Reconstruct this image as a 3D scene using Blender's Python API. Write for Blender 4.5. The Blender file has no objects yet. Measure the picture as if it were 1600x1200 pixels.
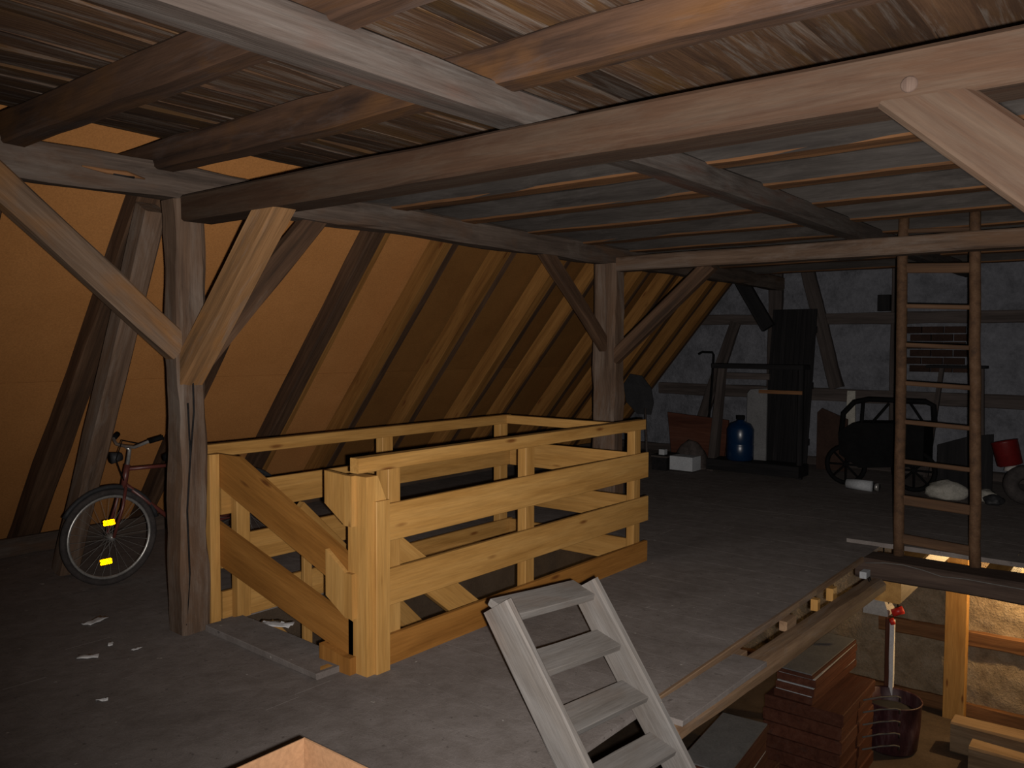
import bpy, bmesh, math, random
from mathutils import Vector, Matrix, noise

random.seed(7)
scene = bpy.context.scene
COL = scene.collection

# ------------------------------------------------------------------ camera, world, light, exposure
cd = bpy.data.cameras.new('camera')
cam = bpy.data.objects.new('camera', cd)
COL.objects.link(cam)
yaw, pit, rol = math.radians(38.5616), math.radians(2.7272), math.radians(-0.2673)
F = Vector((math.cos(yaw) * math.cos(pit), math.sin(yaw) * math.cos(pit), -math.sin(pit)))
R0 = Vector((math.sin(yaw), -math.cos(yaw), 0))
D0 = F.cross(R0)
Rr = math.cos(rol) * R0 + math.sin(rol) * D0
Dd = -math.sin(rol) * R0 + math.cos(rol) * D0
CAM = Vector((0, 0, 1.63))
rot = Matrix((Rr, -Dd, -F)).transposed()
cam.matrix_world = Matrix.Translation(CAM) @ rot.to_4x4()
cd.sensor_fit = 'HORIZONTAL'
cd.sensor_width = 36
cd.lens = 1288.6 * 36 / 1600
cd.clip_start = 0.02
scene.camera = cam

world = bpy.data.worlds.new('world')
scene.world = world
world.use_nodes = True
world.node_tree.nodes['Background'].inputs[0].default_value = (0.5, 0.6, 0.8, 1)
world.node_tree.nodes['Background'].inputs[1].default_value = 0.002

# the camera's flash, the only light of this storey
fl = bpy.data.lights.new('flash', 'SPOT')
fl.energy = 1000
fl.color = (1.0, 0.93, 0.86)
fl.shadow_soft_size = 0.012
fl.spot_size = math.radians(118)
fl.spot_blend = 1.0
flash = bpy.data.objects.new('flash', fl)
COL.objects.link(flash)
flash.location = CAM + Rr * 0.045 + Dd * 0.03 + F * 0.01
aim = (F + Vector((0, 0, math.tan(math.radians(9)))) + Rr * 0.2).normalized()
flash.rotation_euler = aim.to_track_quat('-Z', 'Y').to_euler()

# warm bulb of the storey below, hanging under its ceiling right of the stack of timber
lb = bpy.data.lights.new('bulb_light', 'POINT')
lb.energy = 165
lb.color = (1.0, 0.66, 0.30)
lb.shadow_soft_size = 0.03
bulb_l = bpy.data.objects.new('bulb_light', lb)
COL.objects.link(bulb_l)
bulb_l.location = (10.3, 0.80, -0.70)

scene.view_settings.view_transform = 'Standard'
scene.view_settings.look = 'None'
scene.view_settings.gamma = 1
scene.view_settings.use_curve_mapping = False
scene.view_settings.exposure = 0.0

# ------------------------------------------------------------------ materials
def nt(name):
    m = bpy.data.materials.new(name)
    m.use_nodes = True
    t = m.node_tree
    b = t.nodes['Principled BSDF']
    return m, t, b

def N(t, typ, **kw):
    n = t.nodes.new(typ)
    for k, v in kw.items():
        setattr(n, k, v)
    return n

def ramp(t, src, stops):
    r = N(t, 'ShaderNodeValToRGB')
    e = r.color_ramp.elements
    while len(e) < len(stops):
        e.new(0.5)
    for el, (p, c) in zip(e, stops):
        el.position = p
        el.color = (*c, 1) if len(c) == 3 else c
    t.links.new(src, r.inputs[0])
    return r.outputs[0]

def coords(t):
    tc = N(t, 'ShaderNodeTexCoord')
    oi = N(t, 'ShaderNodeObjectInfo')
    mul = N(t, 'ShaderNodeVectorMath', operation='SCALE')
    cmb = N(t, 'ShaderNodeCombineXYZ')
    for i in range(3):
        cmb.inputs[i].default_value = (41.0, 17.0, 29.0)[i]
    t.links.new(cmb.outputs[0], mul.inputs[0])
    t.links.new(oi.outputs['Random'], mul.inputs['Scale'])
    add = N(t, 'ShaderNodeVectorMath', operation='ADD')
    t.links.new(tc.outputs['Object'], add.inputs[0])
    t.links.new(mul.outputs[0], add.inputs[1])
    return add.outputs[0], oi.outputs['Random']

def nz(t, vec, scale3, scale=1.0, detail=5, rough=0.6, dist=0.0):
    mp = N(t, 'ShaderNodeMapping')
    mp.inputs['Scale'].default_value = scale3
    t.links.new(vec, mp.inputs[0])
    n = N(t, 'ShaderNodeTexNoise')
    n.inputs['Scale'].default_value = scale
    n.inputs['Detail'].default_value = detail
    n.inputs['Roughness'].default_value = rough
    n.inputs['Distortion'].default_value = dist
    t.links.new(mp.outputs[0], n.inputs['Vector'])
    return n.outputs['Fac']

def mixc(t, fac, a, b, mode='MIX'):
    m = N(t, 'ShaderNodeMix', data_type='RGBA', blend_type=mode)
    for s, v in ((0, fac), (6, a), (7, b)):
        if isinstance(v, (int, float)):
            m.inputs[s].default_value = v
        elif isinstance(v, tuple):
            m.inputs[s].default_value = (*v, 1)
        else:
            t.links.new(v, m.inputs[s])
    return m.outputs[2]

def wood(name, stops, dust=None, dust_rng=(0.5, 0.75), grain=14, rough=0.8, bump=0.4, knots=None, var=0.25, spec=0.2, stain=None, dscale=5.0):
    m, t, b = nt(name)
    v, rnd = coords(t)
    n1 = nz(t, v, (0.9, grain, grain), 1.0, 6, 0.65, 0.4)
    col = ramp(t, n1, stops)
    if stain:
        s = nz(t, v, (1.1, 3.0, 3.0), 1.3, 3, 0.6, 0.5)
        col = mixc(t, ramp(t, s, [(0.52, (0, 0, 0)), (0.68, (1, 1, 1))]), col, stain)
    if dust:
        n2 = nz(t, v, (1.0, dscale, dscale), 1.2, 7, 0.72, 0.6)
        col = mixc(t, ramp(t, n2, [(dust_rng[0], (0, 0, 0)), (dust_rng[1], (0.85, 0.85, 0.85))]), col, dust)
    if knots:
        mp = N(t, 'ShaderNodeMapping')
        mp.inputs['Scale'].default_value = (2.2, 9, 9)
        t.links.new(v, mp.inputs[0])
        vo = N(t, 'ShaderNodeTexVoronoi')
        vo.inputs['Scale'].default_value = 0.9
        t.links.new(mp.outputs[0], vo.inputs['Vector'])
        k = ramp(t, vo.outputs['Distance'], [(0.05, (1, 1, 1)), (0.13, (0, 0, 0))])
        col = mixc(t, k, col, knots)
    n3 = nz(t, v, (5, 110, 110), 1.0, 3, 0.6)
    g = ramp(t, n3, [(0.25, (0.8, 0.8, 0.8)), (0.75, (1.12, 1.12, 1.12))])
    col = mixc(t, 1.0, col, g, 'MULTIPLY')
    mr = N(t, 'ShaderNodeMapRange')
    mr.inputs['To Min'].default_value = 1 - var
    mr.inputs['To Max'].default_value = 1 + var
    t.links.new(rnd, mr.inputs[0])
    col = mixc(t, 1.0, col, mr.outputs[0], 'MULTIPLY')
    t.links.new(col, b.inputs['Base Color'])
    b.inputs['Roughness'].default_value = rough
    b.inputs['Specular IOR Level'].default_value = spec
    bp = N(t, 'ShaderNodeBump')
    bp.inputs['Strength'].default_value = bump
    bp.inputs['Distance'].default_value = 0.012
    ad = N(t, 'ShaderNodeMath', operation='MULTIPLY_ADD')
    ad.inputs[1].default_value = 0.35
    t.links.new(n3, ad.inputs[0])
    t.links.new(n1, ad.inputs[2])
    t.links.new(ad.outputs[0], bp.inputs['Height'])
    t.links.new(bp.outputs[0], b.inputs['Normal'])
    return m

def rough_mat(name, stops, scale=3.0, rough=0.9, bump=0.5, dist=0.02, spec=0.15, fine=60, var=0.0, stretch=(1, 1, 1), metallic=0.0):
    m, t, b = nt(name)
    v, rnd = coords(t)
    n1 = nz(t, v, stretch, scale, 8, 0.7, 0.3)
    col = ramp(t, n1, stops)
    n2 = nz(t, v, stretch, fine, 3, 0.6)
    col = mixc(t, 1.0, col, ramp(t, n2, [(0.2, (0.78, 0.78, 0.78)), (0.8, (1.15, 1.15, 1.15))]), 'MULTIPLY')
    if var:
        mr = N(t, 'ShaderNodeMapRange')
        mr.inputs['To Min'].default_value = 1 - var
        mr.inputs['To Max'].default_value = 1 + var
        t.links.new(rnd, mr.inputs[0])
        col = mixc(t, 1.0, col, mr.outputs[0], 'MULTIPLY')
    t.links.new(col, b.inputs['Base Color'])
    b.inputs['Roughness'].default_value = rough
    b.inputs['Specular IOR Level'].default_value = spec
    b.inputs['Metallic'].default_value = metallic
    bp = N(t, 'ShaderNodeBump')
    bp.inputs['Strength'].default_value = bump
    bp.inputs['Distance'].default_value = dist
    ad = N(t, 'ShaderNodeMath', operation='MULTIPLY_ADD')
    ad.inputs[1].default_value = 0.3
    t.links.new(n2, ad.inputs[0])
    t.links.new(n1, ad.inputs[2])
    t.links.new(ad.outputs[0], bp.inputs['Height'])
    t.links.new(bp.outputs[0], b.inputs['Normal'])
    return m

M = {}
M['beam'] = wood('old_beam', [(0.3, (0.0495, 0.0306, 0.0216)), (0.5, (0.1035, 0.0648, 0.0432)), (0.72, (0.1485, 0.099, 0.0702))], dust=(0.18, 0.1485, 0.126), dust_rng=(0.48, 0.74), stain=(0.117, 0.0675, 0.0405))
M['beam_pink'] = wood('old_beam_ruddy', [(0.3, (0.02394, 0.011, 0.005891)), (0.5, (0.03276, 0.01651, 0.009017)), (0.72, (0.04157, 0.02312, 0.01362))], dust=(0.04846, 0.03487, 0.0249), dust_rng=(0.44, 0.72), stain=(0.03528, 0.01761, 0.009204), var=0.05, bump=0.3, dscale=8)
M['beam_pale'] = wood('old_beam_pale', [(0.3, (0.0285, 0.02185, 0.019)), (0.5, (0.0589, 0.0456, 0.03895)), (0.72, (0.0836, 0.0684, 0.0608))], dust=(0.0893, 0.07885, 0.0722), dust_rng=(0.46, 0.64), stain=(0.07125, 0.038, 0.02755), var=0.03, dscale=11)
M['beam_grey'] = wood('old_beam_grey', [(0.3, (0.04125, 0.0301, 0.02412)), (0.5, (0.07875, 0.0574, 0.04556)), (0.72, (0.12, 0.091, 0.0737))], dust=(0.1275, 0.105, 0.09045), dust_rng=(0.5, 0.72), stain=(0.09, 0.0525, 0.0335), var=0.15)
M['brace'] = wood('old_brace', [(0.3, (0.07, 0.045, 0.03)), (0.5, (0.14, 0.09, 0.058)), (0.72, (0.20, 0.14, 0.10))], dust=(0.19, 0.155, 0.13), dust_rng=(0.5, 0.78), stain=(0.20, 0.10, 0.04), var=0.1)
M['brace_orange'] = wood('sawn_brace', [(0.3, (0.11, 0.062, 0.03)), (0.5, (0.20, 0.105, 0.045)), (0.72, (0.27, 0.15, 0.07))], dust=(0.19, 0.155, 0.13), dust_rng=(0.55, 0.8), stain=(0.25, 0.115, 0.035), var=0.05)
M['joist'] = wood('old_joist', [(0.3, (0.0185, 0.009963, 0.00683)), (0.5, (0.04254, 0.02205, 0.01291)), (0.72, (0.06659, 0.03557, 0.02201))], dust=(0.05919, 0.04802, 0.04553), dust_rng=(0.52, 0.78), stain=(0.07027, 0.03201, 0.01138), var=0.12)
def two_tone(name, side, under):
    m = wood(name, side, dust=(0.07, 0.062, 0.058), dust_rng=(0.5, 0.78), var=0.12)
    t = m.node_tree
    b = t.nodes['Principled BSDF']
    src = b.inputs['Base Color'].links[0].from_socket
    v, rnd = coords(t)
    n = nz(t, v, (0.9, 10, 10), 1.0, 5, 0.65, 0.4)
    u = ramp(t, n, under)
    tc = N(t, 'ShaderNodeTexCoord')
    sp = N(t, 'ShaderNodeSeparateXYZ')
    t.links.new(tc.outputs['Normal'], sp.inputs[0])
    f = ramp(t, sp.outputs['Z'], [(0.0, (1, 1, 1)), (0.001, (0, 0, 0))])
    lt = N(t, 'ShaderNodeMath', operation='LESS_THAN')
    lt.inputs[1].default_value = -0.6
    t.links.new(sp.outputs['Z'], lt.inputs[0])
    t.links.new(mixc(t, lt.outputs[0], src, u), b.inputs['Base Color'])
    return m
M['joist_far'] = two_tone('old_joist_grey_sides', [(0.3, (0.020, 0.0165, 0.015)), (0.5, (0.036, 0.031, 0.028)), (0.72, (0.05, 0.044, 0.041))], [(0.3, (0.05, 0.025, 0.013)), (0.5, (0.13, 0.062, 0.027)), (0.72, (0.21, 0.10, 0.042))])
M['rafter'] = wood('old_rafter', [(0.3, (0.03, 0.018, 0.012)), (0.5, (0.07, 0.038, 0.022)), (0.72, (0.12, 0.068, 0.04))], dust=(0.12, 0.09, 0.07), dust_rng=(0.6, 0.85), var=0.15)
M['lath'] = wood('pale_lath', [(0.3, (0.1501, 0.06266, 0.01486)), (0.5, (0.2301, 0.1058, 0.02743)), (0.72, (0.3001, 0.1449, 0.04113))], knots=(0.1301, 0.04307, 0.01143), var=0.2, bump=0.2)
M['deck'] = wood('ceiling_board', [(0.28, (0.01836, 0.009882, 0.006843)), (0.48, (0.04896, 0.02509, 0.0133)), (0.70, (0.0816, 0.04372, 0.02281))], dust=(0.1061, 0.08554, 0.07223), dust_rng=(0.50, 0.62), grain=10, var=0.38, stain=(0.06528, 0.03231, 0.009504), bump=0.6, dscale=15)
M['deck_dark'] = wood('shaded_ceiling_board', [(0.28, (0.022, 0.014, 0.011)), (0.48, (0.05, 0.03, 0.019)), (0.70, (0.078, 0.048, 0.03))], dust=(0.085, 0.075, 0.068), dust_rng=(0.50, 0.62), grain=10, var=0.3, bump=0.6, dscale=15)  # ceiling board copy for the far part, its shade put into the colour
M['floor_wood'] = wood('dusty_floor_board', [(0.28, (0.135, 0.112, 0.098)), (0.5, (0.17, 0.145, 0.13)), (0.72, (0.195, 0.17, 0.154))], dust=(0.20, 0.178, 0.165), dust_rng=(0.35, 0.75), grain=4, var=0.025, bump=0.25, rough=0.95, spec=0.05)
def dusty(name, stops, spots):
    m, t, b = nt(name)
    g = N(t, 'ShaderNodeNewGeometry')
    pos = g.outputs['Position']
    n1 = nz(t, pos, (1, 1, 1), 1.1, 8, 0.68, 0.5)
    col = ramp(t, n1, stops)
    n2 = nz(t, pos, (1, 1, 1), 9, 6, 0.7, 0.3)
    col = mixc(t, 1.0, col, ramp(t, n2, [(0.3, (0.82, 0.80, 0.78)), (0.7, (1.12, 1.12, 1.13))]), 'MULTIPLY')
    n3 = nz(t, pos, (1, 1, 1), 26, 3, 0.6)
    col = mixc(t, ramp(t, n3, [(0.30, (1, 1, 1)), (0.36, (0, 0, 0))]), col, spots)
    n4 = nz(t, pos, (1, 1, 1), 130, 2, 0.6)
    col = mixc(t, 1.0, col, ramp(t, n4, [(0.2, (0.85, 0.85, 0.85)), (0.8, (1.12, 1.12, 1.12))]), 'MULTIPLY')
    n5 = nz(t, pos, (1, 1, 1), 17, 2, 0.5)
    col = mixc(t, ramp(t, n5, [(0.735, (0, 0, 0)), (0.76, (1, 1, 1))]), col, (0.34, 0.32, 0.3))
    t.links.new(col, b.inputs['Base Color'])
    b.inputs['Roughness'].default_value = 0.97
    b.inputs['Specular IOR Level'].default_value = 0.03
    bp = N(t, 'ShaderNodeBump')
    bp.inputs['Strength'].default_value = 0.35
    bp.inputs['Distance'].default_value = 0.012
    t.links.new(n2, bp.inputs['Height'])
    t.links.new(bp.outputs[0], b.inputs['Normal'])
    return m
M['floor'] = dusty('dusty_floor', [(0.3, (0.1358, 0.1188, 0.1123)), (0.5, (0.1746, 0.1554, 0.1477)), (0.7, (0.2037, 0.1841, 0.1768))], (0.1115, 0.09702, 0.09152))
M['edge'] = wood('floor_edge_wood', [(0.3, (0.12, 0.07, 0.04)), (0.5, (0.2, 0.125, 0.075)), (0.7, (0.27, 0.18, 0.11))], dust=(0.2, 0.18, 0.165), dust_rng=(0.5, 0.8), var=0.1)
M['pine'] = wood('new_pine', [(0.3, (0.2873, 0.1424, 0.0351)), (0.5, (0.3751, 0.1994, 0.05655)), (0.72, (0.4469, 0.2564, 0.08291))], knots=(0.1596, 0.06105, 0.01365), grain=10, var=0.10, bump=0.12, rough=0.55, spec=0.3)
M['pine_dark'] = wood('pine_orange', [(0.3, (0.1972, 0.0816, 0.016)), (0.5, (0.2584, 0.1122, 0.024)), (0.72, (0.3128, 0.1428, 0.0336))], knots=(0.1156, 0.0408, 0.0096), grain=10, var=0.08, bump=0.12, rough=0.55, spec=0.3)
M['grey_ladder'] = wood('dusty_ladder', [(0.3, (0.1008, 0.08736, 0.07728)), (0.5, (0.1411, 0.1277, 0.1176)), (0.72, (0.1814, 0.168, 0.1579))], dust=(0.1747, 0.168, 0.1646), dust_rng=(0.42, 0.7), grain=8, var=0.05, stain=(0.1344, 0.1075, 0.09072), bump=0.3)
M['pole'] = wood('ladder_pole', [(0.3, (0.045, 0.025, 0.015)), (0.5, (0.08, 0.0425, 0.0225)), (0.72, (0.11, 0.0625, 0.035))], dust=(0.1, 0.065, 0.05), dust_rng=(0.6, 0.85), var=0.08)
M['trimmer'] = wood('trimmer_wood', [(0.3, (0.028, 0.018, 0.014)), (0.5, (0.055, 0.036, 0.028)), (0.72, (0.085, 0.058, 0.045))], var=0.05)
M['red_board'] = wood('red_brown_board', [(0.3, (0.0495, 0.0154, 0.0088)), (0.5, (0.0825, 0.0275, 0.0154)), (0.72, (0.11, 0.044, 0.0275))], dust=(0.088, 0.055, 0.044), dust_rng=(0.55, 0.85), var=0.15)
M['black_wood'] = wood('blackened_wood', [(0.3, (0.004, 0.004, 0.005)), (0.6, (0.012, 0.011, 0.012)), (0.75, (0.022, 0.02, 0.02))], var=0.1)
M['dark_wood'] = wood('dark_wall_timber', [(0.3, (0.03, 0.024, 0.022)), (0.5, (0.06, 0.048, 0.044)), (0.72, (0.09, 0.073, 0.068))], var=0.15)
M['clay_timber'] = wood('clay_wall_timber', [(0.3, (0.10, 0.045, 0.02)), (0.5, (0.17, 0.08, 0.034)), (0.72, (0.24, 0.115, 0.05))], var=0.1)
M['low_timber'] = wood('stacked_timber', [(0.3, (0.15, 0.10, 0.06)), (0.5, (0.24, 0.165, 0.10)), (0.72, (0.3, 0.215, 0.14))], var=0.1)
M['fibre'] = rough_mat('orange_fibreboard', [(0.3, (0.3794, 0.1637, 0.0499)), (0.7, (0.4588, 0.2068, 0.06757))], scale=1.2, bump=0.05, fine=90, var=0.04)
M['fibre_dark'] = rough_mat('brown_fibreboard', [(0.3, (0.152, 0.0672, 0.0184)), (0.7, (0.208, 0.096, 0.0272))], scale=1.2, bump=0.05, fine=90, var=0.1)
M['plaster'] = rough_mat('grey_plaster', [(0.28, (0.07818, 0.0806, 0.09207)), (0.5, (0.1443, 0.1488, 0.1705)), (0.72, (0.1864, 0.1922, 0.2182))], scale=3.4, bump=1.0, dist=0.05, fine=22)
M['brick_red'] = rough_mat('dull_brick', [(0.3, (0.02304, 0.01296, 0.01008)), (0.7, (0.04032, 0.02304, 0.01728))], scale=6, var=0.3)
M['clay'] = rough_mat('straw_clay', [(0.26, (0.148, 0.1044, 0.0663)), (0.5, (0.2664, 0.2016, 0.1326)), (0.74, (0.3478, 0.2772, 0.2028))], scale=5, bump=1.0, dist=0.04, fine=45)
M['lower_floor'] = rough_mat('earthen_floor', [(0.3, (0.06, 0.0425, 0.03)), (0.7, (0.1, 0.075, 0.055))], scale=2.5, bump=0.3)
M['card'] = rough_mat('cardboard', [(0.3, (0.34, 0.187, 0.0984)), (0.7, (0.3995, 0.2295, 0.1271))], scale=2, bump=0.06, fine=70)
M['paper'] = rough_mat('white_paper', [(0.3, (0.5, 0.5, 0.52)), (0.7, (0.65, 0.65, 0.66))], scale=5, bump=0.2)
M['white'] = rough_mat('white_paint', [(0.3, (0.315, 0.33, 0.3525)), (0.7, (0.4125, 0.4275, 0.45))], scale=5, bump=0.1, var=0.1)
M['tyre'] = rough_mat('tyre_rubber', [(0.3, (0.03, 0.026, 0.026)), (0.7, (0.06, 0.052, 0.05))], scale=12, bump=0.2)
M['chrome'] = rough_mat('dull_chrome', [(0.3, (0.35, 0.34, 0.33)), (0.7, (0.55, 0.54, 0.52))], scale=12, rough=0.35, bump=0.05, metallic=0.7, spec=0.5)
M['bike_red'] = rough_mat('bike_red_paint', [(0.3, (0.08, 0.022, 0.018)), (0.7, (0.13, 0.035, 0.028))], scale=8, rough=0.4, bump=0.05, spec=0.5)
M['black'] = rough_mat('black_metal', [(0.3, (0.003, 0.003, 0.0035)), (0.7, (0.007, 0.007, 0.0075))], scale=8, rough=0.8, bump=0.1, spec=0.08)
M['iron'] = rough_mat('grey_iron', [(0.3, (0.0175, 0.0175, 0.0196)), (0.7, (0.0315, 0.0315, 0.0336))], scale=8, rough=0.6, bump=0.1, spec=0.3)
M['blue'] = rough_mat('blue_plastic', [(0.3, (0.001404, 0.01389, 0.04505)), (0.7, (0.00234, 0.02038, 0.06221))], scale=6, rough=0.3, bump=0.03, spec=0.5)
M['red'] = rough_mat('red_paint', [(0.3, (0.08663, 0.003713, 0.003713)), (0.7, (0.1237, 0.007732, 0.007732))], scale=8, rough=0.45, bump=0.05, spec=0.4)
M['red_light'] = rough_mat('red_plastic', [(0.3, (0.5, 0.02, 0.015)), (0.7, (0.6, 0.03, 0.02))], scale=8, rough=0.4, bump=0.02, spec=0.4)
M['tub'] = rough_mat('dark_red_enamel', [(0.3, (0.022, 0.009, 0.012)), (0.5, (0.05, 0.016, 0.02)), (0.75, (0.13, 0.085, 0.09))], scale=3, rough=0.5, bump=0.15, stretch=(4, 4, 1), spec=0.4)
M['tub_in'] = rough_mat('tub_inside', [(0.3, (0.021, 0.0084, 0.0098)), (0.7, (0.042, 0.021, 0.021))], scale=4)
M['rag'] = rough_mat('beige_cloth', [(0.3, (0.26, 0.25, 0.22)), (0.7, (0.42, 0.40, 0.36))], scale=9, bump=0.7)
M['slate'] = rough_mat('dusty_panel', [(0.3, (0.1125, 0.1125, 0.1162)), (0.7, (0.165, 0.165, 0.1688))], scale=4, bump=0.1)
M['cable'] = rough_mat('pale_cable', [(0.3, (0.0945, 0.0882, 0.0819)), (0.7, (0.126, 0.1197, 0.1134))], scale=8, bump=0.02)
M['amber'] = rough_mat('amber_reflector', [(0.3, (0.9, 0.58, 0.03)), (0.7, (1.0, 0.66, 0.05))], scale=8, rough=0.12, bump=0.0, metallic=1.0, fine=3)
M['tin'] = rough_mat('lamp_tin', [(0.3, (0.3, 0.28, 0.27)), (0.7, (0.42, 0.4, 0.38))], scale=6, rough=0.5, bump=0.05)
bulb_m, bt, bb = nt('glowing_glass')
bb.inputs['Emission Color'].default_value = (1, 0.66, 0.3, 1)
bb.inputs['Emission Strength'].default_value = 20

# ------------------------------------------------------------------ builders
W = {}                                              # world matrix of every object
def link(name, data, parent=None, Mw=None):
    o = bpy.data.objects.new(name, data)
    COL.objects.link(o)
    Mw = Mw or Matrix.Identity(4)
    if parent is not None:
        o.parent = parent
        o.matrix_basis = W[parent.name].inverted() @ Mw
    else:
        o.matrix_basis = Mw
    W[o.name] = Mw
    return o

def tag(o, label=None, cat=None, group=None, kind=None):
    if label: o['label'] = label
    if cat: o['category'] = cat
    if group: o['group'] = group
    if kind: o['kind'] = kind
    return o

def thing(name, loc, label, cat, group=None, rz=0.0):
    o = link(name, None, None, Matrix.Translation(Vector(loc)) @ Matrix.Rotation(rz, 4, 'Z'))
    o.empty_display_size = 0.1
    return tag(o, label, cat, group)

def struct(name, parent=None, loc=(0, 0, 0)):
    o = link(name, None, parent, Matrix.Translation(Vector(loc)))
    o['kind'] = 'structure'
    return o

def mesh(name, verts, faces, mat, parent=None, Mw=None, smooth=False):
    me = bpy.data.meshes.new(name)
    me.from_pydata([tuple(v) for v in verts], [], faces)
    me.materials.append(mat)
    if smooth:
        me.polygons.foreach_set('use_smooth', [True] * len(me.polygons))
    me.update()
    return link(name, me, parent, Mw)

def frame(p0, p1, up=(0, 0, 1)):
    p0, p1, up = Vector(p0), Vector(p1), Vector(up)
    x = (p1 - p0).normalized()
    y = up.cross(x).normalized()
    z = x.cross(y)
    mw = Matrix((x, y, z)).transposed().to_4x4()
    mw.translation = (p0 + p1) / 2
    return mw, (p1 - p0).length

SEED = [0]
def beam_geo(L, w, h, seg, wob, cham, bow=0.0, taper=1.0):
    """a hewn timber along local X: chamfered section, uneven faces"""
    SEED[0] += 13.7
    s = SEED[0]
    a, b, c = w / 2, h / 2, cham
    prof = [(a, b - c), (a - c, b), (-a + c, b), (-a, b - c), (-a, -b + c), (-a + c, -b), (a - c, -b), (a, -b + c)] if c > 0 else [(a, b), (-a, b), (-a, -b), (a, -b)]
    n = len(prof)
    vs, fs = [], []
    for i in range(seg + 1):
        u = i / seg
        x = (u - 0.5) * L
        k = 1 + (taper - 1) * u
        by = bow * math.sin(math.pi * u)
        for j, (py, pz) in enumerate(prof):
            q = Vector((x * 1.7, j * 0.35 + s, s * 0.31))
            d1 = noise.noise(q) * wob
            d2 = noise.noise(q + Vector((9.1, 3.3, 5.7))) * wob
            d3 = noise.noise(Vector((x * 6, j * 3.1 + s, s))) * wob * 0.35
            vs.append((x, py * k + d1 + d3, pz * k + d2 + d3 + by))
    for i in range(seg):
        for j in range(n):
            j2 = (j + 1) % n
            fs.append((i * n + j, i * n + j2, (i + 1) * n + j2, (i + 1) * n + j))
    fs.append(tuple(reversed(range(n))))
    fs.append(tuple(range(seg * n, seg * n + n)))
    fs = [tuple(reversed(f)) for f in fs]
    return vs, fs

def timber(name, p0, p1, w, h, mat, parent=None, up=(0, 0, 1), seg=None, wob=0.008, cham=0.012, bow=0.0, taper=1.0):
    mw, L = frame(p0, p1, up)
    seg = seg or max(2, int(L / 0.22))
    vs, fs = beam_geo(L, w, h, seg, wob, cham, bow, taper)
    return mesh(name, vs, fs, M[mat], parent, mw)

def plank(name, p0, p1, w, h, mat, parent=None, up=(0, 0, 1), cham=0.003, seg=1, wob=0.0):
    return timber(name, p0, p1, w, h, mat, parent, up, seg, wob, cham)

def box(name, lo, hi, mat, parent=None, cham=0.003):
    lo, hi = Vector(lo), Vector(hi)
    c, d = (lo + hi) / 2, hi - lo
    ax = max(range(3), key=lambda i: d[i])
    if ax == 0:
        return plank(name, (lo.x, c.y, c.z), (hi.x, c.y, c.z), d.y, d.z, mat, parent, cham=cham)
    if ax == 1:
        return plank(name, (c.x, lo.y, c.z), (c.x, hi.y, c.z), d.x, d.z, mat, parent, cham=cham)
    return plank(name, (c.x, c.y, lo.z), (c.x, c.y, hi.z), d.y, d.x, mat, parent, up=(1, 0, 0), cham=cham)

def tube(name, pts, r, mat, parent=None, n=10, closed=False, smooth=True, radii=None):
    pts = [Vector(p) for p in pts]
    vs, fs = [], []
    m = len(pts)
    up = None
    for i, p in enumerate(pts):
        if closed:
            d = pts[(i + 1) % m] - pts[i - 1]
        else:
            d = pts[min(i + 1, m - 1)] - pts[max(i - 1, 0)]
        d.normalize()
        if up is None:
            up = Vector((0, 0, 1)) if abs(d.z) < 0.9 else Vector((1, 0, 0))
        s = d.cross(up).normalized()
        up = s.cross(d).normalized()
        rr = radii[i] if radii else r
        for k in range(n):
            a = 2 * math.pi * k / n
            vs.append(p + s * math.cos(a) * rr + up * math.sin(a) * rr)
    for i in range(m if closed else m - 1):
        i2 = (i + 1) % m
        for k in range(n):
            k2 = (k + 1) % n
            fs.append((i * n + k, i * n + k2, i2 * n + k2, i2 * n + k))
    if not closed:
        fs.append(tuple(reversed(range(n))))
        fs.append(tuple(range((m - 1) * n, m * n)))
    return mesh(name, vs, fs, mat if not isinstance(mat, str) else M[mat], parent, None, smooth)

def lathe(name, prof, mat, parent=None, Mw=None, n=28, smooth=True, wob=0.0):
    vs, fs = [], []
    for r, z in prof:
        for k in range(n):
            a = 2 * math.pi * k / n
            d = 1 + wob * noise.noise(Vector((math.cos(a) * 1.5, math.sin(a) * 1.5, z * 4)))
            vs.append((r * d * math.cos(a), r * d * math.sin(a), z))
    for i in range(len(prof) - 1):
        for k in range(n):
            k2 = (k + 1) % n
            fs.append((i * n + k, i * n + k2, (i + 1) * n + k2, (i + 1) * n + k))
    if prof[0][0] > 1e-4: fs.append(tuple(reversed(range(n))))
    if prof[-1][0] > 1e-4: fs.append(tuple(range((len(prof) - 1) * n, len(prof) * n)))
    return mesh(name, vs, fs, M[mat], parent, Mw, smooth)

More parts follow.
